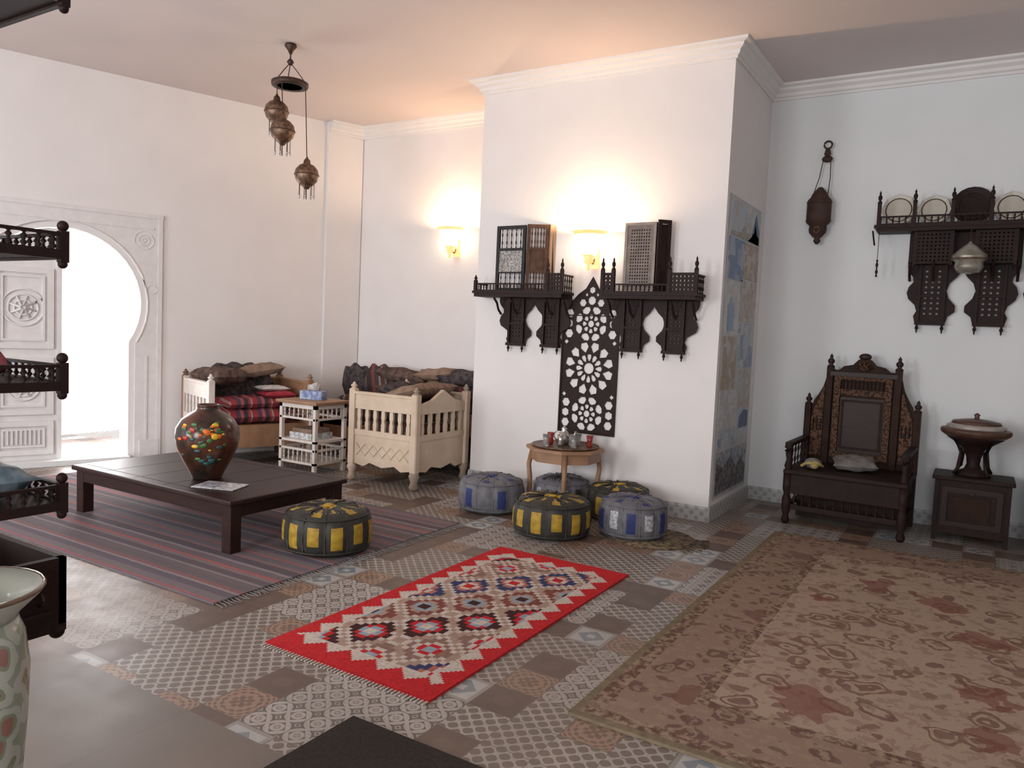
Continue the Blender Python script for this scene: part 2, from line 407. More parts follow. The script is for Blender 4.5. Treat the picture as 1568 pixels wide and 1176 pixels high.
# ------------------------------------------------------------------ carpets
def carpet_mat(name,base,leaf,spot,med,s1,s2,s3):
    m,nt,p=newmat(name,.95); p.inputs['Specular IOR Level'].default_value=.15
    vec=coord(nt); nz=noise(nt,4,3,vec,out='Color')
    mv=nt.nodes.new('ShaderNodeVectorMath'); mv.operation='MULTIPLY_ADD'; mv.inputs[1].default_value=(.22,.22,.22); nt.links.new(nz,mv.inputs[0]); nt.links.new(vec,mv.inputs[2])
    def vor(s,rnd=.8,raw=False):
        v=nt.nodes.new('ShaderNodeTexVoronoi'); v.inputs['Scale'].default_value=s; v.inputs['Randomness'].default_value=rnd; nt.links.new(vec if raw else mv.outputs[0],v.inputs['Vector']); return E(nt,v.outputs['Distance'])
    v1=vor(s1); v2=vor(s2); v3=vor(s3,.5)
    n=noise(nt,9,3); n4=noise(nt,22,3)
    c=mixc(nt,(v1+(n-.5)*.5).lt(.36)*((v1*30+n*8).sin().gt(-.35))*.85,base,leaf)
    c=mixc(nt,(v2+(n4-.5)*.5).lt(.27)*.75,c,leaf)
    c=mixc(nt,(n4.gt(.56))*.5,c,spot)
    c=mixc(nt,(v3+(n-.5)*.35).lt(.22)*.7,c,med)
    c=mixc(nt,noise(nt,1.5,2)*.25,c,spot)
    nt.links.new(c,p.inputs['Base Color']); bump(nt,p,noise(nt,250,2),.4,.004); return m
CF=carpet_mat('carpet_floral_field',(.37,.275,.205),(.155,.082,.062),(.22,.14,.105),(.18,.062,.05),4.5,9,1.6)
CB=carpet_mat('carpet_border',(.25,.165,.125),(.115,.058,.046),(.31,.23,.165),(.14,.055,.046),6,12,2.4)
CE=M('carpet_edge',(.22,.175,.11),(.15,.115,.08),rough=.95,scale=30,spec=.1); CL=M('carpet_line',(.30,.22,.155),(.13,.072,.055),rough=.95,scale=35,contrast=2.5,spec=.1)
b=B('floral_carpet')
x0,x1,y0,y1=-1.24,2.3,2.55,6.02
offs=[0,.035,.10,.37,.42,99]; ms=[CE,CL,CB,CL,CF]
for i in range(5):
    a=offs[i]; c=offs[i+1]
    X0,X1,Y0,Y1=x0+a,x1-a,y0+a,y1-a; z=.014
    if i==4: b.add([(X0,Y0,z),(X1,Y0,z),(X1,Y1,z),(X0,Y1,z)],[(0,1,2,3)],ms[i])
    else:
        U0,U1,V0,V1=x0+c,x1-c,y0+c,y1-c
        b.add([(X0,Y0,z),(X1,Y0,z),(X1,Y1,z),(X0,Y1,z),(U0,V0,z),(U1,V0,z),(U1,V1,z),(U0,V1,z)],[(0,1,5,4),(1,2,6,5),(2,3,7,6),(3,0,4,7)],ms[i])
b.add([(x0,y0,.001),(x1,y0,.001),(x1,y1,.001),(x0,y1,.001),(x0,y0,.014),(x1,y0,.014),(x1,y1,.014),(x0,y1,.014)],[(0,1,5,4),(1,2,6,5),(2,3,7,6),(3,0,4,7),(3,2,1,0)],CE)
b.done()
# kilim
KC={'R':(.52,.028,.032),'W':(.58,.50,.44),'T':(.40,.28,.22),'B':(.065,.026,.026),'L':(.30,.36,.42),'G':(.12,.22,.18),'N':(.05,.06,.14),'P':(.42,.15,.12),'O':(.36,.28,.13),'M':(.22,.075,.06),'K':(.27,.16,.13)}
KM={k:M('kilim_'+k,c,tuple(q*.75 for q in c),rough=.95,scale=60,contrast=1.5,spec=.1) for k,c in KC.items()}
b=B('red_kilim_rug')
NX,NY=64,136; kw,kl=.93,1.98
pal=[('M','T','L','B'),('R','W','K','O'),('N','P','W','R'),('L','B','T','M'),('K','W','R','L'),('P','O','B','W'),('B','R','L','W'),('O','W','M','G')]
def kcol(i,j):
    ex=min(i,NX-1-i); ey=min(j,NY-1-j)
    tx=5-abs((j%10)-5); ty=5-abs((i%10)-5)
    if ex<3+tx or ey<6+ty: return 'R'
    if ex<9 or ey<12: return 'W'
    px=23.0; py=28.0
    iq=(i//2)*2+.5; jq=(j//2)*2+.5
    u=(iq-NX/2+.5)/px; v=(jq-NY/2+.5)/py
    def D(ox,oy):
        ku=round(u-ox)+ox; kv=round(v-oy)+oy
        return abs(u-ku)+abs(v-kv),ku,kv
    d1=D(0,0); d2=D(.5,.5)
    d,a,c=min(d1,d2)
    p=pal[int(round(a*2*3+c*2*5))%8]
    du,dv=abs(u-a),abs(v-c)
    if d>.44: return 'T'
    if d>.385: return 'W' 
    if d>.27: return p[0]
    if d>.19: return p[1]
    if du<.085 and dv<.05: return p[3]
    return p[2]
vs=[(-kw/2+kw*i/NX,-kl/2+kl*j/NY,.010+.0015*math.sin(i*.3)*math.sin(j*.1)) for j in range(NY+1) for i in range(NX+1)]
fs=[];mm=[]
for j in range(NY):
    for i in range(NX):
        q=j*(NX+1)+i; fs.append((q,q+1,q+NX+2,q+NX+1)); mm.append(KM[kcol(i,j)])
b.add(vs,fs,mm)
b.box(-kw/2,kw/2,-kl/2,kl/2,.001,.0075,KM['R'])
for e in(-1,1):
    for k in range(48):
        x=-kw/2+kw*(k+.5)/48; b.box(x-.003,x+.003,min(e*kl/2,e*(kl/2+.03)),max(e*kl/2,e*(kl/2+.03)),.001,.006,KM['W'])
b.done((-2.185,3.30,0))
RUG=stripes('rag_rug_stripes',1,.68,[(0,(.17,.135,.15)),(.07,(.28,.235,.25)),(.10,(.13,.105,.125)),(.18,(.24,.19,.20)),(.23,(.42,.13,.13)),(.27,(.18,.14,.16)),(.36,(.30,.26,.275)),(.40,(.11,.09,.11)),(.50,(.27,.16,.17)),(.55,(.16,.145,.17)),(.64,(.38,.13,.13)),(.67,(.20,.165,.18)),(.76,(.13,.11,.14)),(.84,(.31,.27,.28)),(.87,(.26,.12,.12)),(.92,(.15,.125,.14))],nz=.3)
b=B('striped_rag_rug'); b.box(-6.9,-3.22,2.47,4.62,.001,.012,RUG)
FR=M('rug_fringe',(.25,.23,.22),rough=.95)
for k in range(90):
    y=2.48+2.13*k/89; b.tube([(-3.22,y,.006),(-3.18,y+random.uniform(-.01,.01),.004),(-3.14,y+random.uniform(-.02,.02),.003)],.0028,FR,4)
b.done()
b=B('door_mat'); b.box(-1.87,-.95,1.15,2.05,.001,.014,M('mat_dark_fibre',(.05,.04,.035),(.03,.024,.02),rough=.95,scale=80,bmp=.3,spec=.1)); b.done()
ST=M('straw_mat',(.20,.14,.075),(.055,.04,.03),rough=.95,scale=30,contrast=2.5)
b=B('straw_mat'); b.lathe([(.30,.001),(.30,.009),(.01,.010)],(0,0,0),ST,28)
for k in range(10):
    a=-.6+k*.12; b.tube([(.30*math.cos(a),.30*math.sin(a),.006),(.40*math.cos(a),.40*math.sin(a),.004)],.004,ST,4)
b.done((-1.92,5.22,0))
# ------------------------------------------------------------------ low table
b=B('low_coffee_table')
x0,x1,y0,y1=-5.52,-3.83,3.05,4.0
b.bbox(x0-.03,x1+.03,y0-.03,y1+.03,.315,.35,DARK2,.01)
b.bbox(x0,x1,y0,y0+.03,.235,.318,DARK2,.004); b.bbox(x0,x1,y1-.03,y1,.235,.318,DARK2,.004)
b.bbox(x0,x0+.03,y0,y1,.235,.318,DARK2,.004); b.bbox(x1-.03,x1,y0,y1,.235,.318,DARK2,.004)
for x in(x0,x1-.075):
    for y in(y0,y1-.075):
        b.bbox(x-.004,x+.079,y-.004,y+.079,.0125,.318,DARK2,.006)
for k in range(1,5): b.box(x0+k*(x1-x0)/5-.002,x0+k*(x1-x0)/5+.002,y0,y1,.3495,.3508,DARK)
for y in (y0+.06,y1-.06): b.box(x0+.02,x1-.02,y-.003,y+.003,.3495,.351,DARK)
b.done()
VM=M('vase_lacquer',(.11,.036,.020),(.020,.014,.010),rough=.22,scale=6,contrast=1.8)
b=B('painted_vase')
vp=[(.095,0),(.10,.012),(.118,.05),(.16,.13),(.197,.21),(.213,.285),(.205,.35),(.17,.41),(.12,.45),(.085,.468),(.072,.482),(.074,.50),(.078,.51),(.066,.51),(.058,.47)]
b.lathe(vp,(0,0,0),VM,40)
def vr(z):
    for (r0,z0),(r1,z1) in zip(vp,vp[1:]):
        if z0<=z<=z1: return r0+(r1-r0)*(z-z0)/(z1-z0+1e-9)
    return .1
FC=[M('paint_orange',(.75,.20,.02),(.6,.08,.01),rough=.35),M('paint_yellow',(.80,.52,.04),(.6,.3,.02),rough=.35),M('paint_red',(.50,.03,.03),(.25,.02,.02),rough=.35),M('paint_green',(.07,.20,.05),(.02,.08,.02),rough=.35),M('paint_teal',(.02,.11,.12),(.02,.06,.07),rough=.35)]
for base in(-.80,pi-.80):
    for k in range(56):
        a=base+random.gauss(0,.36); z=.325+random.gauss(0,.04)
        if k>40: z=.12+random.random()*.14; a=base+random.gauss(0,.45)
        z=max(.06,min(.42,z)); r=vr(z); s=random.uniform(.009,.026); m=FC[[0,1,3,0,3,2,4,3,1][k%9]] if k<41 else FC[random.choice([3,4,4])]
        b.ell((r*math.cos(a),r*math.sin(a),z),(s*.25,s,s*random.uniform(.4,.9)),m,9,5,rot=rotz(a))
b.done((-4.50,3.38,.352))
b=B('magazine'); b.M=rotz(.35); b.box(-.15,.15,-.1,.1,0,.006,PAPER); b.box(-.13,.0,-.08,.08,.006,.008,M('print_grey',(.4,.42,.45),(.15,.15,.2),scale=40,contrast=3)); b.done((-4.20,3.26,.352))
# ------------------------------------------------------------------ poufs
STITCH=M('pouf_stitching',(.42,.40,.36),(.25,.23,.2),rough=.7,scale=80)
def pouf(loc,base,acc,acc2,r=.275,h=.27,rz=0):
    b=B('leather_pouf')
    seg=96; prof=[(r*.78,0),(r*.93,.015),(r*.985,.055),(r*1.01,h*.30),(r*1.01,h*.60),(r*.985,h*.74),(r*.93,h*.87),(r*.84,h*.955),(r*.66,h*1.0),(r*.42,h*1.02),(r*.22,h*1.01),(r*.05,h*1.0)]
    def mf(i,k):
        sct=k//8; q=k%8
        if i in(3,4): return (acc if sct%2==0 else acc2) if q in(2,3,4,5) else base
        if i==2: return (acc if sct%2==0 else base) if q in(2,3,4,5) else base
        if i in(0,1,5,6): return base
        if i==7: return acc if sct%2 and q in(2,3,4,5) else base
        if i==8: return acc if q in(3,4) else base
        if i==9: return base
        return acc
    vs=[];fs=[];mm=[]
    for i,(rr,z) in enumerate(prof):
        for k in range(seg):
            a=2*pi*k/seg; w=1-.04*abs(math.cos(6*a))**6*(1 if i<9 else .3)+.008*math.sin(2*a+loc[0]*5)
            vs.append((rr*w*math.cos(a),rr*w*math.sin(a),z+.006*math.sin(3*a+loc[1]*4)*(i>4)))
    for i in range(len(prof)-1):
        for k in range(seg):
            k2=(k+1)%seg; fs.append((i*seg+k,i*seg+k2,(i+1)*seg+k2,(i+1)*seg+k)); mm.append(mf(i,k))
    fs.append(tuple(range(seg))[::-1]); mm.append(base); fs.append(tuple((len(prof)-1)*seg+k for k in range(seg))); mm.append(acc)
    b.add(vs,fs,mm,True)
    b.torus((0,0,h*.875),r*.935,.006,base,40); b.torus((0,0,.03),r*.95,.006,base,40)
    for k in range(12):
        a=2*pi*k/12
        c,s=math.cos(a),math.sin(a)
        b.tube([(r*.94*c,r*.94*s,.03),(r*.98*c,r*.98*s,h*.42),(r*.91*c,r*.91*s,h*.87),(r*.655*c,r*.655*s,h*1.015),(r*.24*c,r*.24*s,h*1.03)],.0045,base,5)
    for k in range(48):
        a=2*pi*k/48; b.ell((r*.70*math.cos(a),r*.70*math.sin(a),h*.998),(.006,.003,.002),STITCH,5,3,rot=rotz(a+pi/2))
    b.lathe([(.03,0),(.025,.01),(.001,.014)],(0,0,h),acc,12)
    return b.done(loc,rz)
pouf((-3.49,3.53,.013),LEDK,LEYE,LEYE,.28,.27,.2)
pouf((-3.32,5.20,.001),LEGR,LEBL,LEGR,.27,.27,.1)
pouf((-2.57,4.86,.001),LEDK,LEYE,LEYE,.285,.27,.35)
pouf((-2.08,5.20,.011),LEGR,LEBL,LEWH,.25,.27,.6)
pouf((-2.38,5.63,.001),LEDK,LEYE,LEDK,.25,.27,.0)
pouf((-2.88,5.60,.001),LEGR,LEDK,LEWH,.235,.27,.3)
# ------------------------------------------------------------------ tea table
b=B('tea_table')
top=[(.325*math.cos(a),.325*math.sin(a)) for a in [pi/8+k*pi/4 for k in range(8)]]
vs=[(x,y,z) for z in(.495,.52) for x,y in top]
b.add(vs,[tuple(range(8))[::-1],tuple(range(8,16))]+[(i,(i+1)%8,8+(i+1)%8,8+i) for i in range(8)],TANW)
for k in range(8):
    a=top[k];c=top[(k+1)%8]; mx=.9
    b.add([(a[0]*mx,a[1]*mx,.41),(c[0]*mx,c[1]*mx,.41),(c[0]*mx,c[1]*mx,.496),(a[0]*mx,a[1]*mx,.496),(a[0]*mx*.96,a[1]*mx*.96,.41),(c[0]*mx*.96,c[1]*mx*.96,.41),(c[0]*mx*.96,c[1]*mx*.96,.496),(a[0]*mx*.96,a[1]*mx*.96,.496)],[(0,1,2,3),(5,4,7,6),(0,4,5,1)],TANW)
for k in range(4):
    a=pi/8+k*pi/2+.1; c,s=math.cos(a),math.sin(a)
    b.tube([(c*.27,s*.27,.49),(c*.295,s*.295,.36),(c*.282,s*.282,.25),(c*.282,s*.282,.12),(c*.31,s*.31,.03),(c*.33,s*.33,.012)],.021,TANW,8)
b.lathe([(.27,.525),(.28,.538),(.26,.530),(.01,.530)],(0,0,0),BRASS,24)
b.done((-2.88,5.62,0))
b=B('tea_set')
for k in range(9):
    a=k*2.39; r=.06+.018*k; x,y=r*math.cos(a)*1.0,r*math.sin(a)
    mm=[CLEAR,REDG,SILVER,CLEAR,REDG,CLEAR,BRASSD,CLEAR,REDG][k]
    b.lathe([(.022,0),(.026,.02),(.022,.05),(.03,.095),(.028,.095),(.02,.05),(.02,.01)],(x,y,0),mm,12)
b.lathe([(.03,0),(.05,.02),(.055,.06),(.035,.10),(.02,.12),(.025,.13),(.005,.16)],(-.03,.03,0),SILVER,14)
b.tube([(.02,.03,.05),(.06,.03,.08),(.08,.03,.12)],.008,SILVER)
b.torus((-.09,.03,.07),.035,.006,SILVER,ax='Y')
b.done((-2.88,5.62,.532))
# ------------------------------------------------------------------ arabesque lattice panel
def ring_holes(cx,cz,r0,r1,n,fr=.62,ph=0,kite=False):
    H=[]
    for k in range(n):
        a=ph+2*pi*k/n; da=pi/n*fr
        if kite: pts=[(r0,0),((r0+r1)*.52,da*.95),(r1,da*.55),(r1*1.0,-da*.55),((r0+r1)*.52,-da*.95)]
        else: pts=[(r0,da*.35),((r0+r1)/2,da),(r1*.97,da*.8),(r1*1.03,0),(r1*.97,-da*.8),((r0+r1)/2,-da),(r0,-da*.35)]
        H.append([(cx+r*math.cos(a+t),cz+r*math.sin(a+t)) for r,t in pts])
    return H
def circ(cx,cz,r,n=12,ph=0): return [(cx+r*math.cos(ph+2*pi*k/n),cz+r*math.sin(ph+2*pi*k/n)) for k in range(n)]
b=B('arabesque_lattice_panel')
outer=[(-.265,-.56),(.265,-.56),(.265,.46),(.255,.52),(.19,.58),(.13,.64),(.06,.69),(.03,.74),(0,.79),(-.03,.74),(-.06,.69),(-.13,.64),(-.19,.58),(-.255,.52),(-.265,.46)]
holes=[circ(0,0,.048,16)]+ring_holes(0,0,.062,.122,12,.80)+ring_holes(0,0,.136,.228,12,.84,pi/12,True)
for zc in(-.395,.385):
    holes+=[circ(0,zc,.030,10)]+ring_holes(0,zc,.040,.080,8,.78)+ring_holes(0,zc,.092,.150,8,.84,pi/8)
    for sx in(-1,1):
        holes+=[circ(sx*.208,zc,.038,6,pi/6),circ(sx*.205,zc+.088,.040,6),circ(sx*.205,zc-.088,.040,6)]
        z2=zc+(.160 if zc<0 else -.160)
        holes.append(circ(sx*.228,z2,.022,4))
holes+=[circ(0,.585,.038,8,pi/8),circ(-.085,.565,.034,6),circ(.085,.565,.034,6),circ(0,.675,.030,6,pi/2),circ(-.052,.635,.014,6),circ(.052,.635,.014,6)]
b.flat(outer,holes,-.004,.005,DARK)
b.flat([(-.272,-.57),(.272,-.57),(.272,.46),(-.272,.46)],[[(-.258,-.556),(.258,-.556),(.258,.452),(-.258,.452)]],-.012,.006,DARK)
b.done((-2.875,5.984,1.165))
# ------------------------------------------------------------------ mashrabiya shelves
def lat_holes(x0,x1,z0,z1,nx,nz,f=.55):
    H=[]
    for i in range(nx):
        for j in range(nz):
            cx=x0+(x1-x0)*(i+.5)/nx; cz=z0+(z1-z0)*(j+.5)/nz; hx=(x1-x0)/nx*f/2; hz=(z1-z0)/nz*f/2
            H.append([(cx-hx,cz-hz),(cx+hx,cz-hz),(cx+hx,cz+hz),(cx-hx,cz+hz)])
    return H
def shelf_module(b,x0,x1,yw,zd,hang=.42,off=.175,cwf=.165,fin=.075,yo=.030):
    """hanging ornamental apron with two lattice columns beneath the deck"""
    W=x1-x0; m=(x0+x1)/2; cw=W*cwf; c1=x0+W*off; c2=x1-W*off-cw
    h=hang
    L=[(x0,0),(x0,-.04),(x0+.012,-h*.16),(x0+.045,-h*.24),(x0+.05,-h*.32),(x0+.018,-h*.40),(x0+.005,-h*.50),(x0+.02,-h*.60),(c1-.04,-h*.70),(c1-.025,-h*.80),(c1-.045,-h*.88),(c1-.03,-h),(c1+cw+.03,-h),(c1+cw+.045,-h*.88)]
    g=(c2-(c1+cw))/2
    L+=[(m-g*.26,-h*.80),(m-g*.26,-h*.70),(m-g*.66,-h*.58),(m-g*.80,-h*.46),(m-g*.66,-h*.34),(m-g*.30,-h*.24),(m-g*.08,-h*.15),(m,-h*.08)]
    R=[(2*m-x,z) for x,z in L[:-1]][::-1]
    lh=lambda c:lat_holes(c+.010,c+cw-.010,-h+.06,-.05,3,9,.36)
    b.flat([(x,z+zd) for x,z in (L+R)][::-1],[[(x,z+zd) for x,z in q] for q in lh(c1)+lh(c2)],yw-yo,yw-yo+.014,DARK)
    for c in(c1,c2):
        for x in (c-.012,c+cw+.012):
            b.finial(x,yw-yo-.01,zd-h,fin,.015,DARK,True)
            b.box(x-.010,x+.010,yw-yo-.022,yw-yo,zd-h-.002,zd,DARK)
        b.box(c-.03,c+cw+.03,yw-yo-.035,yw-.002,zd-h-.012,zd-h+.014,DARK)
        b.box(c-.02,c+cw+.02,yw-yo-.028,yw-yo,zd-h*.55-.01,zd-h*.55+.006,DARK)
    for x in (x0+.02,x1-.02,c1+cw/2,c2+cw/2):
        b.tube([(x,yw-yo,zd-.15),(x,yw-yo-.05,zd-.11),(x,yw-yo-.08,zd-.05),(x,yw-yo-.13,zd-.01)],.011,DARK)
def rail(b,xa,xb,y,z0,h,n,mat=None):
    mat=mat or DARK
    b.box(xa,xb,y-.008,y+.008,z0+h-.012,z0+h,mat); b.box(xa,xb,y-.008,y+.008,z0,z0+.01,mat)
    for k in range(n):
        x=xa+(xb-xa)*(k+.5)/n; b.spindle(x,y,z0+.01,z0+h-.01,.009,mat,6)
def railY(b,x,ya,yb,z0,h,n):
    b.box(x-.008,x+.008,ya,yb,z0+h-.012,z0+h,DARK)
    for k in range(n):
        y=ya+(yb-ya)*(k+.5)/n; b.spindle(x,y,z0,z0+h-.01,.009,DARK,6)
def post(b,x,y,z0,h):
    b.box(x-.014,x+.014,y-.014,y+.014,z0,z0+h*.75,DARK); b.finial(x,y,z0+h*.75,h*.45,.018,DARK)
def latblock(b,x0,x1,y,z0,z1,f=.42):
    b.flat([(x0,z0),(x1,z0),(x1,z1),(x0,z1)],lat_holes(x0+.012,x1-.012,z0+.012,z1-.012,max(2,int((x1-x0)/.032)),max(2,int((z1-z0)/.032)),f),y-.008,y+.008,DARK)
YW=5.988
def pshelf(name,x0,x1,tall,ax0,ax1):
    b=B(name); dep=.21; zd=1.79; yf=YW-dep
    b.box(x0-.015,x1+.015,yf-.01,YW,zd,zd+.022,DARK); b.box(x0,x1,yf,YW,zd-.03,zd,DARK)
    shelf_module(b,ax0,ax1,YW,zd-.03,.42)
    for a,c in tall:
        latblock(b,a,c,yf+.01,zd+.022,zd+.18); post(b,a,yf+.01,zd+.022,.24); post(b,c,yf+.01,zd+.022,.24)
    lo=x0+.01 if not any(abs(a-x0)<.05 for a,c in tall) else tall[0][1]
    hi=min(a for a,c in tall if a>lo+.1)
    rail(b,lo,hi,yf+.01,zd+.022,.07,int((hi-lo)/.035))
    if lo<x0+.02: post(b,lo,yf+.01,zd+.022,.12)
    railY(b,x0+.005,yf+.01,YW,zd+.022,.07,5); railY(b,x1-.005,yf+.01,YW,zd+.022,.15,5)
    b.done()
pshelf('mashrabiya_shelf',-3.97,-3.07,[(-3.215,-3.075)],-3.80,-3.06)
pshelf('mashrabiya_shelf',-2.70,-1.90,[(-2.695,-2.60),(-2.12,-1.905)],-2.68,-1.92)
PEARL=M('pearl_lattice',(.46,.44,.42),(.16,.14,.13),rough=.5,scale=70,contrast=3)
BROWNM=M('brown_wood_screen',(.11,.058,.036),(.055,.028,.02),rough=.6,scale=20,spec=.2)
def leafp(b,w,h,frame_m,inner_m,t=.022,sp=True):
    f=.03
    b.flat([(0,0),(w,0),(w,h),(0,h)],[[(f,f),(w-f,f),(w-f,h-f),(f,h-f)]],-t/2,t/2,frame_m)
    b.box(f,w-f,-.003,.003,h*.30,h*.62,inner_m)
    if sp:
        for z0,z1 in((f,h*.28),(h*.66,h-f)):
            n=5
            for k in range(n): b.spindle(f+(w-2*f)*(k+.5)/n,0,z0,z1,.008,frame_m,6)
        b.box(f,w-f,-t/2,t/2,h*.28,h*.30,frame_m); b.box(f,w-f,-t/2,t/2,h*.62,h*.66,frame_m)
b=B('folding_mashrabiya_screen')
b.M=rotz(-.05); leafp(b,.31,.585,M('screen_ebony',(.022,.022,.026),(.04,.035,.038),rough=.6,spec=.2),PEARL)
b.M=T(.33,-.03,0)@rotz(.45); leafp(b,.19,.59,BROWNM,BROWNM)
b.M=T(.51,.05,0)@rotz(1.2); leafp(b,.06,.59,M('screen_edge_tan',(.3,.2,.13),rough=.6),BROWNM,sp=False)
b.done((-3.80,5.875,1.813))
b=B('folding_lattice_screen')
LATB=M('lattice_grey_wood',(.22,.17,.14),(.10,.07,.06),rough=.5,scale=20)
w,h=.27,.57
b.flat([(0,0),(w,0),(w,h),(0,h)],[[(x,z) for x,z in q] for q in lat_holes(.05,w-.05,.05,h-.05,8,18,.5)],-.01,.01,LATB)
frame(b,0,w,0,h,-.016,.016,.022,M('grey_frame_wood',(.33,.27,.22),(.22,.17,.14),rough=.5)); b.box(.03,w-.03,.004,.008,.03,h-.03,BROWNM)
b.M=T(.29,-.03,0)@rotz(.75); leafp(b,.11,.585,DARK,DARK,sp=False); b.box(.03,.08,.002,.006,.03,.55,DARK)
b.done((-2.55,5.88,1.813))
# ------------------------------------------------------------------ sconces
def sconce(x,y,z,s=1.0,e=20):
    b=B('sconce_lamp')
    n=36; prof=[(.02,-.02),(.045,.0),(.075,.05),(.09,.11),(.105,.155),(.135,.18)]
    vs=[];fs=[];mm=[]
    for i,(r,zz) in enumerate(prof):
        for k in range(n):
            a=2*pi*k/n; rr=r*(1+.035*math.cos(12*a)*(i/5)); vs.append((rr*math.cos(a)*s*1.05,-.12*s+rr*math.sin(a)*s*.85,zz*s))
    for i in range(len(prof)-1):
        for k in range(n):
            k2=(k+1)%n; fs.append((i*n+k,i*n+k2,(i+1)*n+k2,(i+1)*n+k)); mm.append(AMBER if i>=4 or i==0 else GLASS)
    b.add(vs,fs,mm,True)
    b.lathe([(.004*s,-.115*s),(.016*s,-.09*s),(.01*s,-.07*s),(.034*s,-.05*s),(.03*s,-.02*s),(.05*s,.005*s)],(0,-.12*s,0),AMBER,14)
    b.box(-.035,.035,-.025,0,-.1,.1,AMBER)
    b.tube([(0,-.01,.0),(0,-.05,-.06),(0,-.10,-.05)],.009,BRASS)
    b.done((x,y,z))
    l=bpy.data.lights.new('sconce_bulb','POINT'); l.energy=e; l.color=(1,.70,.43); l.shadow_soft_size=.03
    o=bpy.data.objects.new('sconce_bulb',l); o.location=(x,y-.12*s,z+.15*s); bpy.context.collection.objects.link(o)
sconce(-2.865,5.988,2.12,1.12,34)
sconce(-4.95,6.848,2.34,1.12,27)
# ------------------------------------------------------------------ chandelier
b=B('hanging_lamp_cluster')
b.lathe([(.012,-.08),(.025,-.05),(.05,-.02),(.045,0)],(0,0,0),BRASSD,14)
b.tube([(0,0,-.05),(0,0,-.12)],.006,BRASSD)
b.lathe([(.012,-.17),(.03,-.145),(.012,-.12)],(0,0,0),BRASSD,10)
b.lathe([(.10,-.345),(.145,-.345),(.15,-.335),(.15,-.31),(.13,-.30),(.10,-.345)],(0,0,0),BRASSD,24)
for k in range(3):
    a=k*2*pi/3+.5; b.tube([(0,0,-.15),(.06*math.cos(a),.06*math.sin(a),-.22),(.13*math.cos(a),.13*math.sin(a),-.31)],.004,BRASSD)
def globe(x,y,z,zt,tx,ty):
    b.tube([(tx,ty,zt),(x,y,z+.11)],.004,BRASSD,5)
    pr=[(.02,-.115),(.028,-.10),(.05,-.085),(.085,-.05),(.10,0),(.09,.045),(.06,.078),(.03,.092),(.026,.12),(.012,.135),(.006,.15)]
    b.lathe(pr,(x,y,z),BRASS,22); b.torus((x,y,z),.1,.004,BRASSD,24)
    for k in range(7):
        a=k*2*pi/7; xx,yy=x+.062*math.cos(a),y+.062*math.sin(a)
        b.tube([(xx,yy,z-.07),(xx,yy,z-.17)],.0025,BRASSD,4); b.ell((xx,yy,z-.18),(.008,.008,.014),SILVER,6,4)
    b.tube([(x,y,z-.11),(x,y,z-.2)],.004,BRASSD,4)
globe(-.13,-.02,-.54,-.33,-.13,-.02); globe(.06,-.12,-.74,-.33,.05,-.13); globe(.17,.05,-1.07,-.33,.13,.05)
b.done((-5.05,4.53,3.748))
# ------------------------------------------------------------------ hanging wooden lantern on right wall
b=B('hanging_wooden_lantern')
WB=M('lantern_brown',(.075,.042,.032),(.035,.020,.016),rough=.6,scale=12,spec=.2)
b.torus((0,-.04,.0),.032,.008,WB,16,'Y'); b.lathe([(.012,-.10),(.03,-.08),(.02,-.04),(.012,-.03)],(0,-.04,0),WB,10)
b.ell((0,-.04,-.12),(.045,.02,.03),WB)
for s in(-1,1): b.tube([(s*.03,-.04,-.12),(s*.045-.01,-.04,-.28),(-.03+s*.06,-.06,-.42)],.004,WB)
b.lathe([(.01,-.86),(.03,-.835),(.022,-.81),(.045,-.79),(.07,-.76),(.075,-.73),(.07,-.70),(.095,-.68),(.102,-.66),(.102,-.50),(.098,-.48),(.075,-.455),(.065,-.43),(.05,-.41),(.03,-.385),(.015,-.37)],(-.03,-.09,0),WB,20,sy=.6)
for zz in (-.66,-.50): b.lathe([(.106,zz-.006),(.106,zz+.006)],(-.03,-.09,0),BRASSD,20,sy=.62)
b.torus((-.03,-.14,-.74),.024,.006,BRASS,12,'Y')
b.done((-1.25,7.19,3.19))
# ------------------------------------------------------------------ right wall shelf
b=B('mashrabiya_plate_shelf')
YR=7.198; zd=2.44; yf=YR-.2; X0,X1=-.80,1.06
b.box(X0-.02,X1+.02,yf-.01,YR,zd,zd+.025,DARK); b.box(X0,X1,yf,YR,zd-.03,zd,DARK)
rail(b,X0,X1,yf+.01,zd+.025,.07,40); railY(b,X0+.005,yf,YR,zd+.025,.08,4)
for x in (-.79,-.53,-.26,.0,.27,.53,.79,1.05): post(b,x,yf+.01,zd+.02,.24)
for a in (-.56,.25):
    shelf_module(b,a,a+.79,YR,zd-.27,.50,.14,.20,.085)
    b.box(a,a+.79,YR-.03,YR-.004,zd-.28,zd-.03,DARK)
    for c in (a+.05,a+.48):
        latblock(b,c,c+.26,yf+.07,zd-.29,zd-.03); b.box(c+.01,c+.25,yf+.09,YR-.01,zd-.29,zd-.27,DARK)
        for x in(c,c+.26): b.box(x-.012,x+.012,yf+.055,yf+.08,zd-.30,zd-.02,DARK); b.finial(x,yf+.067,zd-.30,.045,.012,DARK,True)
b.tube([(X0+.02,yf+.02,zd),(X0+.02,yf+.02,zd-.28)],.003,DARK,4); b.spindle(X0+.02,yf+.02,zd-.40,zd-.26,.012,DARK)
b.tube([(X0-.03,yf+.02,zd-.02),(X0-.01,yf+.02,zd-.14)],.007,DARK)
b.done()
b=B('decorative_plates')
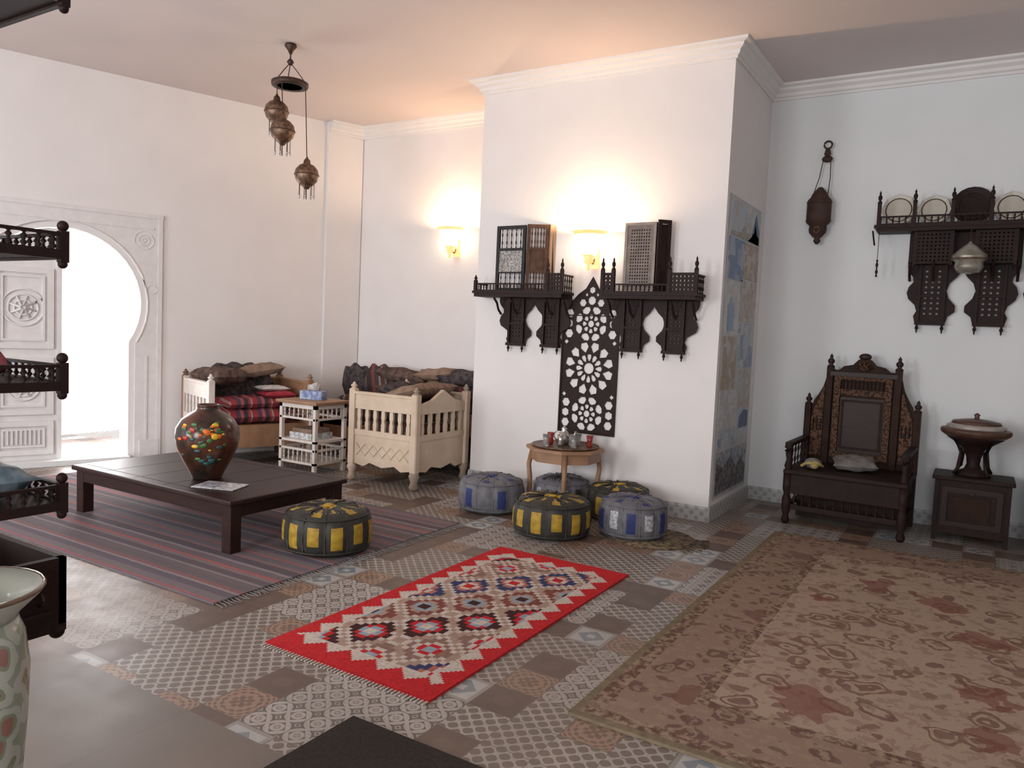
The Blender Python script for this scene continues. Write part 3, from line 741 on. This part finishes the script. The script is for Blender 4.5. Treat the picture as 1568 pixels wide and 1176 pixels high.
for x,r,m in((-.66,.135,IVORY),(-.40,.125,IVORY),(-.13,.15,DARK),(.13,.125,IVORY),(.40,.14,IVORY),(.66,.13,IVORY)):
    b.M=T(x,YR-.05,zd+.027+r)@Matrix.Rotation(pi/2-.15,4,'X')
    b.lathe([(.3*r,-.012),(.75*r,-.004),(r,.012),(r*.98,.016),(.7*r,.004),(.01,.0)],(0,0,0),m,8 if m is IVORY else 20,smooth=False)
    b.torus((0,0,.01),r*.72,.004,BRASSD,20)
b.done()
b=B('silver_lantern')
b.lathe([(.02,-.22),(.08,-.21),(.10,-.17),(.095,-.13),(.12,-.11),(.12,-.08),(.08,-.04),(.05,-.01),(.02,.01),(.005,.03)],(0,0,0),M('lantern_pewter',(.42,.40,.34),(.25,.23,.19),rough=.35,metal=.6,scale=20),16); b.torus((0,0,-.11),.123,.007,BRASS)
b.tube([(0,0,.02),(0,0,.12),(0,.06,.16)],.005,BRASSD)
b.ell((0,-.10,-.10),(.025,.012,.022),PAPER)
b.done((-.12,6.86,2.27))
# ------------------------------------------------------------------ throne
def throne(loc,rz=0):
    b=B('carved_throne_chair')
    half=[(0,1.36),(.05,1.345),(.09,1.30),(.16,1.285),(.20,1.25),(.235,1.25),(.25,1.28),(.29,1.28),(.29,1.20),(.315,1.10),(.35,1.03),(.385,.97),(.395,.93),(.44,.93),(.44,.60),(.42,.46),(.40,.40)]
    outer=half+[(-x,z) for x,z in half[1:]][::-1]
    b.flat(outer[::-1],[],.66,.70,WALN)
    frame(b,-.225,.225,.50,1.22,.635,.665,.05,INLAY); b.box(-.175,.175,.64,.662,1.04,1.09,INLAY); b.box(-.17,.17,.652,.664,.55,1.02,DARK2)
    frame(b,-.16,.16,.58,1.00,.642,.655,.018,WALN)
    for k in range(11): b.spindle(-.155+.031*k,.65,1.09,1.17,.008,DARK,6)
    b.box(-.26,.26,.62,.70,1.20,1.235,DARK2)
    for s in(-1,1):
        b.box(s*.265-.025,s*.265+.025,.625,.70,.42,1.27,WALN); b.finial(s*.265,.66,1.27,.12,.032,DARK2)
        b.box(s*.425-.025,s*.425+.025,.625,.70,.42,.94,WALN); b.finial(s*.425,.66,.94,.10,.03,DARK2)
        b.flat([(s*.30,.50),(s*.395,.50),(s*.395,.86),(s*.345,.98),(s*.30,1.12)],[],.645,.664,INLAY)
        for q in range(3): b.spindle(s*(.315+.03*q),.64,.72,.82,.008,DARK,6)
        b.bbox(s*.42-.03,s*.42+.03,-.02,.66,.635,.665,DARK,.006)
        b.tube([(s*.42,-.02,.645),(s*.42,-.05,.625),(s*.42,-.04,.60)],.026,DARK,8)
        b.lathe([(.03,.40),(.022,.43),(.034,.47),(.02,.52),(.03,.57),(.022,.61),(.03,.635)],(s*.42,.02,0),DARK,12)
        for q in range(5): b.spindle(s*.42,.12+.11*q,.45,.635,.012,DARK,6)
        b.lathe([(.022,0),(.034,.03),(.022,.07),(.036,.12),(.036,.2),(.024,.24),(.036,.28),(.036,.41)],(s*.42,.02,0),DARK,12)
        b.box(s*.42-.028,s*.42+.028,.63,.69,0,.43,DARK)
        b.box(s*.42-.015,s*.42+.015,.05,.64,.12,.16,DARK)
        b.box(s*.42-.012,s*.42+.012,.05,.64,.30,.42,DARK)
    b.bbox(-.45,.45,-.03,.70,.41,.445,DARK,.008)
    b.box(-.41,.41,.0,.03,.25,.41,DARK); b.box(-.41,.41,.01,.04,.12,.16,DARK)
    for q in range(13): b.spindle(-.36+.06*q,.02,.16,.25,.012,DARK,6)
    b.box(-.40,.40,.30,.33,.02,.42,DARK)
    for k in range(5):
        a=pi*(k+.5)/5; b.tube([(0,.65,1.26),(.07*math.cos(a),.65,1.26+.07*math.sin(a))],.010,INLAY)
    b.ell((0,.67,1.37),(.05,.02,.03),DARK2)
    b.done(loc,rz)
throne((-.83,6.38,.0),-.02)
throne((.86,6.42,.0),.0)
CG=M('cushion_greywhite',(.22,.20,.19),(.10,.09,.085),rough=.9,scale=14); CYL=M('cloth_yellow',(.50,.36,.08),(.3,.25,.12),rough=.8,scale=20)
b=B('throne_cushion'); b.pillow((0,0,.06),(.34,.26,.10),CG,Matrix.Rotation(.12,4,'X')@rotz(.2)); b.done((-.80,6.72,.45))
b=B('yellow_bundle'); b.ell((0,0,.045),(.07,.06,.045),CG); b.ell((.02,-.05,.04),(.035,.03,.035),CYL); b.tube([(-.08,-.04,.02),(-.04,-.07,.05),(.04,-.07,.06),(.08,-.02,.03)],.013,CYL); b.done((-1.09,6.55,.448))
# ------------------------------------------------------------------ side cabinet + footed bowl
b=B('side_cabinet')
b.bbox(-.27,.27,-.18,.22,.47,.50,DARK,.006); b.box(-.24,.24,-.15,.20,.06,.47,DARK)
for x in(-.25,.22):
    for y in(-.16,.18): b.box(x,x+.03,y,y+.03,0,.47,DARK)
frame(b,-.20,.20,.12,.42,-.165,-.148,.04,DARK2); b.box(-.12,.12,-.158,-.15,.19,.35,WALN); b.torus((0,-.165,.39),.018,.004,BRASSD,12,'Y')
b.done((.03,6.84,0))
b=B('footed_lidded_bowl')
RB=M('bowl_rim_wood',(.12,.062,.042),(.065,.034,.024),rough=.4,scale=12,spec=.3); RS=M('bowl_band_pale',(.42,.37,.33),(.28,.24,.21),rough=.35,scale=20)
b.lathe([(.12,0),(.125,.02),(.06,.05),(.045,.09),(.05,.14),(.07,.2),(.13,.25),(.19,.29),(.20,.31)],(0,0,0),DARK,28)
b.lathe([(.20,.30),(.235,.325),(.24,.345),(.235,.36),(.20,.365),(.18,.36)],(0,0,0),RB,28)
b.lathe([(.20,.362),(.20,.385),(.17,.40),(.15,.405)],(0,0,0),RS,28)
b.lathe([(.17,.40),(.16,.42),(.08,.435),(.02,.44),(.015,.455),(.022,.47),(.005,.485)],(0,0,0),RB,28)
for k in range(4):
    a=k*pi/2+.7; b.tube([(.17*math.cos(a),.17*math.sin(a),.28),(.11*math.cos(a),.11*math.sin(a),.18),(.13*math.cos(a),.13*math.sin(a),.06),(.16*math.cos(a),.16*math.sin(a),.014)],.014,DARK)
b.done((.02,6.86,.501))
# ------------------------------------------------------------------ cream benches
def panel(b,L,mat,gable=0,n=7,zig=True):
    for x in(0,L):
        b.bbox(x-.035,x+.035,-.03,.03,.16,.86,mat,.006); b.finial(x,0,.86,.07,.035,mat)
        b.lathe([(.018,0),(.045,.03),(.03,.08),(.05,.13),(.035,.17)],(x,0,0),mat,12)
    if gable:
        b.flat([(.03,.68),(L-.03,.68),(L-.03,.76),(L*.72,.80),(L*.5,.80+gable),(L*.28,.80),(.03,.76)],[],-.018,.018,mat)
    else:
        b.bbox(.03,L-.03,-.018,.018,.68,.82,mat,.004); b.box(.03,L-.03,-.03,.03,.82,.84,mat)
    b.box(.03,L-.03,-.02,.02,.44,.49,mat)
    for k in range(n):
        x=.03+(L-.06)*(k+.5)/n; b.flat([(x-.018,.49),(x+.018,.49),(x+.022,.55),(x+.014,.585),(x+.022,.62),(x+.018,.68),(x-.018,.68),(x-.022,.62),(x-.014,.585),(x-.022,.55)],[],-.012,.012,mat)
    lo=[(.03,.44),(.03,.17),(L*.2,.15),(L*.3,.19),(L*.5,.16),(L*.7,.19),(L*.8,.15),(L-.03,.17),(L-.03,.44)]
    b.flat(lo,[],-.012,.012,mat)
    if zig:
        k=6
        for h0 in(0,1):
            b.tube([(.06+(L-.12)*i/k,-.014,.36 if (i+h0)%2 else .25) for i in range(k+1)],.005,mat,5)
F1=stripes('blanket_brown_stripes',0,.3,[(0,(.10,.045,.035)),(.2,(.20,.13,.10)),(.3,(.05,.03,.03)),(.55,(.22,.06,.05)),(.7,(.07,.05,.05)),(.9,(.3,.24,.2))])
F2=stripes('blanket_red_stripes',1,.22,[(0,(.35,.04,.05)),(.25,(.10,.05,.09)),(.45,(.42,.10,.12)),(.6,(.05,.04,.05)),(.8,(.36,.05,.06)),(.92,(.4,.3,.27))])
F3=M('blanket_dark',(.065,.042,.036),(.14,.095,.08),rough=.95,scale=14,contrast=2,bmp=.3,spec=.1)
F4=M('blanket_camel',(.30,.21,.155),(.18,.12,.09),rough=.95,scale=16,bmp=.3,spec=.1)
F5=M('blanket_charcoal',(.04,.036,.04),(.10,.08,.08),rough=.95,scale=22,contrast=2,bmp=.3,spec=.1)
FW=M('quilt_white',(.6,.58,.56),(.4,.37,.35),rough=.95,scale=20)
b=B('cream_bench_seat'); W,D=.74,.76
panel(b,W,CREAM,0,7)
b.M=T(W,0,0)@rotz(pi/2); panel(b,D,CREAM,.09,6,False)
b.M=T(0,D,0); panel(b,W,CREAM,0,7,False)
b.M=Matrix.Identity(4)
b.box(.0,W-.02,.02,D-.02,.36,.41,CREAM); b.box(-.01,.015,.03,D-.03,.18,.41,CREAM)
b.pillow((W*.48,D*.5,.49),(W*.9,D*.92,.17),F1)
b.pillow((.32,.40,.68),(.60,.66,.22),F3,Matrix.Rotation(.1,4,'Y')); b.pillow((.48,.38,.85),(.44,.66,.13),F4,Matrix.Rotation(-.25,4,'Y')); b.pillow((.22,.46,.83),(.36,.5,.12),F5,Matrix.Rotation(.25,4,'Y')@rotz(.3))
b.pillow((.12,.5,.80),(.3,.4,.1),F1,Matrix.Rotation(.5,4,'Y'))
b.done((-4.94,5.29,0))
b=B('cream_daybed'); L=1.0; D=.79
b.M=T(-D,0,0); panel(b,D,WHITEW,0,7,False)
b.M=T(-D,L,0); panel(b,D,TANW,0,7,False)
b.M=T(-D,0,0)@rotz(pi/2); panel(b,L,TANW,0,9,False)
b.M=Matrix.Identity(4)
b.box(-D,0,.02,L-.02,.36,.41,TANW); b.box(-.02,.01,.03,L-.03,.20,.42,TANW)
b.pillow((-D*.5,L*.5,.49),(D*.92,L*.95,.16),F2); b.pillow((-.32,.50,.62),(.5,.7,.12),F2,rotz(.1)); b.pillow((-.62,.47,.78),(.16,.76,.40),F5,Matrix.Rotation(-.15,4,'Y')); b.pillow((-.47,.24,.88),(.5,.4,.16),F3,rotz(.3)); b.pillow((-.25,.75,.70),(.3,.34,.07),M('cloth_crimson',(.40,.03,.05),(.25,.02,.03),rough=.9)); b.pillow((-.3,.72,.76),(.26,.3,.05),FW)
b.pillow((-.56,.66,.93),(.36,.5,.12),F4,Matrix.Rotation(.15,4,'X'))
b.done((-6.21,4.69,0),-math.atan2(.3285,.9445))
b=B('cushioned_sofa'); W=2.1
b.M=T(0,.57,0); panel(b,W,TANW,0,16,False); b.M=Matrix.Identity(4)
b.box(0,W,.0,.57,.34,.40,TANW); b.box(0,W,0,.02,.15,.40,TANW)
for x in(.03,W-.03): b.bbox(x-.03,x+.03,0,.06,0,.62,TANW,.005)
b.pillow((W/2,.28,.48),(W*.98,.54,.18),F3)
cols=[F5,F1,F3,F4,F1,F5]
for k in range(6):
    b.pillow((.2+k*.345,.40,.77+.02*math.sin(k*2)),(.40,.16,.44),cols[k],Matrix.Rotation(.22,4,'X')@Matrix.Rotation(.12*math.sin(k*3),4,'Y'))
b.pillow((1.35,.2,.64),(.6,.38,.16),F4,rotz(.2)); b.pillow((.55,.2,.63),(.7,.38,.14),F1,rotz(-.2)); b.pillow((.95,.33,.92),(.7,.3,.14),F3,Matrix.Rotation(.1,4,'Y')); b.pillow((1.75,.34,.95),(.6,.3,.16),F5); b.pillow((1.4,.34,.97),(.5,.3,.12),F4,Matrix.Rotation(-.1,4,'Y'))
b.done((-6.26,6.16,0))
b=B('white_spindle_table'); w,d,h=.49,.42,.70
b.bbox(-.03,w+.03,-.03,d+.03,h-.03,h,TANW,.006); b.box(0,w,0,d,h-.07,h-.03,WHITEW)
for x in(0,w-.035):
    for y in(0,d-.035): b.box(x,x+.035,y,y+.035,.0,h-.03,WHITEW)
for z in(.09,.30): b.box(0,w,0,d,z,z+.022,WHITEW)
for z0,z1 in((.112,.22),(.54,.63)):
    for k in range(7):
        x=.06+(w-.12)*k/6
        for y in(.015,d-.02): b.spindle(x,y,z0,z1,.010,WHITEW,6)
    for k in range(6):
        y=.06+(d-.12)*k/5
        for x in(.015,w-.02): b.spindle(x,y,z0,z1,.010,WHITEW,6)
for y in(.005,d-.03): b.box(0,w,y,y+.025,.22,.24,WHITEW); b.box(0,w,y,y+.025,.52,.54,WHITEW)
for x in(.005,w-.03): b.box(x,x+.025,0,d,.22,.24,WHITEW); b.box(x,x+.025,0,d,.52,.54,WHITEW)
b.box(.08,.38,.06,.34,.323,.38,PAPER); b.box(.10,.36,.08,.32,.38,.42,F4)
b.done((-5.81,5.18,0))
b=B('tissue_box'); TB=M('tissue_print',(.42,.47,.6),(.12,.18,.38),rough=.5,scale=25,contrast=2)
b.bbox(-.12,.12,-.06,.06,0,.085,TB,.004)
b.pillow((0,0,.11),(.12,.07,.09),FW,Matrix.Rotation(1.2,4,'X')); b.pillow((.02,.01,.12),(.09,.06,.08),FW,Matrix.Rotation(.9,4,'Y'))
b.done((-5.58,5.40,.701),.3)
# ------------------------------------------------------------------ etagere at left
b=B('dark_etagere')
X1e=-2.01; X0e=-2.44; Y0e=.30; Y1e=1.08
for zd in(.955,1.268,1.605,2.24):
    b.box(X0e,X1e,Y0e,Y1e,zd-.014,zd,DARK)
    b.box(X1e-.01,X1e+.004,Y0e,Y1e,zd-.02,zd+.004,DARK); b.box(X0e,X1e,Y1e-.008,Y1e+.006,zd-.02,zd+.004,DARK)
    b.box(X1e-.012,X1e,Y0e,Y1e,zd+.040,zd+.048,DARK); b.box(X0e,X1e,Y1e-.012,Y1e,zd+.040,zd+.048,DARK)
    for k in range(22): b.spindle(X1e-.006,Y0e+.02+(Y1e-Y0e-.05)*k/21,zd,zd+.042,.008,DARK,6)
    for k in range(12): b.spindle(X0e+.02+(X1e-X0e-.05)*k/11,Y1e-.006,zd,zd+.042,.008,DARK,6)
    b.box(X1e-.016,X1e+.005,Y1e-.016,Y1e+.005,zd-.028,zd+.052,DARK); b.ell((X1e-.006,Y1e-.006,zd+.064),(.014,.014,.014),DARK); b.ell((X1e-.006,Y1e-.006,zd-.032),(.012,.012,.012),DARK)
for x,y in((X0e+.01,Y0e+.02),(X0e+.01,Y1e-.35),(X1e-.02,Y0e+.02)):
    b.box(x-.015,x+.015,y-.015,y+.015,0,2.6,DARK)
XB=X1e-.03
b.box(X0e,XB,.66,1.10,.60,.62,DARK); b.box(X0e,XB,1.08,1.10,.62,.80,DARK); b.box(XB-.02,XB,.66,1.10,.62,.80,DARK); b.box(X0e,X0e+.02,.66,1.10,.62,.80,DARK); b.box(X0e,XB,.66,.68,.62,.8,DARK)
b.ell((XB-.01,1.08,.60),(.02,.02,.02),DARK); b.torus((XB+.004,1.03,.70),.016,.004,BRASSD,12,'Y'); b.box(XB-.004,XB+.006,.70,1.06,.655,.665,DARK2); b.box(XB-.004,XB+.006,.70,1.06,.755,.765,DARK2)
b.done()
b=B('stored_boards'); BR=M('board_brown',(.10,.06,.045),(.06,.035,.03),rough=.6); b.M=Matrix.Rotation(-.15,4,'Y'); b.box(-.10,-.075,-.3,.0,0,.17,BR); b.box(-.16,-.14,-.2,.0,0,.16,BR); b.done((-2.13,1.0,1.608))
b=B('red_cloth_stack'); b.pillow((0,0,.05),(.22,.3,.10),F2,Matrix.Rotation(.3,4,'Y')); b.done((-2.22,.86,1.285))
b=B('blue_silver_cushion'); b.pillow((0,0,.05),(.26,.4,.10),M('cloth_silverblue',(.35,.42,.48),(.12,.18,.22),rough=.6,scale=18,contrast=2)); b.done((-2.20,.85,.96))
def jar_mat():
    m,nt,p=newmat('celadon_floral',.2)
    n=noise(nt,10,2,out='Color'); mv=nt.nodes.new('ShaderNodeVectorMath'); mv.operation='MULTIPLY_ADD'; mv.inputs[1].default_value=(.08,.08,.08); nt.links.new(n,mv.inputs[0]); nt.links.new(coord(nt),mv.inputs[2])
    v=nt.nodes.new('ShaderNodeTexVoronoi'); v.inputs['Scale'].default_value=13; nt.links.new(mv.outputs[0],v.inputs['Vector']); d=E(nt,v.outputs['Distance'])
    c=mixc(nt,d.lt(.24),(.46,.47,.41),(.32,.16,.13)); c=mixc(nt,(d.gt(.24)*d.lt(.34)),c,(.26,.29,.20)); c=mixc(nt,(d.gt(.58)),c,(.30,.34,.26)); nt.links.new(c,p.inputs['Base Color']); return m
b=B('celadon_floor_jar'); JM=jar_mat(); JP=M('celadon_plain',(.54,.55,.48),(.44,.45,.38),rough=.2,scale=5)
b.lathe([(.09,0),(.10,.02),(.095,.10),(.12,.30),(.135,.50),(.14,.62),(.13,.70),(.115,.74)],(0,0,0),JM,32)
b.lathe([(.115,.74),(.12,.755),(.165,.80),(.17,.81),(.16,.815),(.11,.77),(.10,.70)],(0,0,0),JP,32); b.torus((0,0,.81),.166,.006,M('jar_rim_line',(.2,.12,.08),rough=.2),32)
b.done((-1.93,.80,0))
# ------------------------------------------------------------------ lights
w=bpy.data.worlds.new('World'); sc.world=w; w.use_nodes=True
bg=w.node_tree.nodes['Background']; bg.inputs[0].default_value=(.94,.97,1,1); bg.inputs[1].default_value=2.4
def area(name,loc,target,sx,sy,e,col):
    l=bpy.data.lights.new(name,'AREA'); l.shape='RECTANGLE'; l.size=sx; l.size_y=sy; l.energy=e; l.color=col
    o=bpy.data.objects.new(name,l); o.location=loc
    o.rotation_euler=(Vector(target)-Vector(loc)).to_track_quat('-Z','Y').to_euler(); bpy.context.collection.objects.link(o); return o
for i,e in((1,150),(3,145),(5,75)):
    xm=(xs[i]+xs[i+1])/2; area('window_daylight',(xm,-2.68,1.9),(xm,5,1.9),1.6,2.1,e,(.97,.98,1))
cw=A0+d0*(DC-.3)-n0*1.0
area('door_daylight',(cw.x,cw.y,1.5),(cw.x+n0.x*3,cw.y+n0.y*3,.6),2.4,2.6,190,(1,.97,.97))
# ------------------------------------------------------------------ camera
Yc=Vector((716,48,-1168)).normalized()
Xc=Vector((1917,-164,1168)); Xc=(Xc-Yc*Xc.dot(Yc)).normalized(); Zc=Xc.cross(Yc).normalized()
cam=bpy.data.cameras.new('camera'); cam.sensor_width=36; cam.lens=36*1168/1568; cam.clip_start=.05
co=bpy.data.objects.new('camera',cam); mw=Matrix((Xc,Yc,Zc)).to_4x4(); mw.translation=(0,0,1.45); co.matrix_world=mw
bpy.context.collection.objects.link(co); sc.camera=co
sc.view_settings.view_transform='Standard'
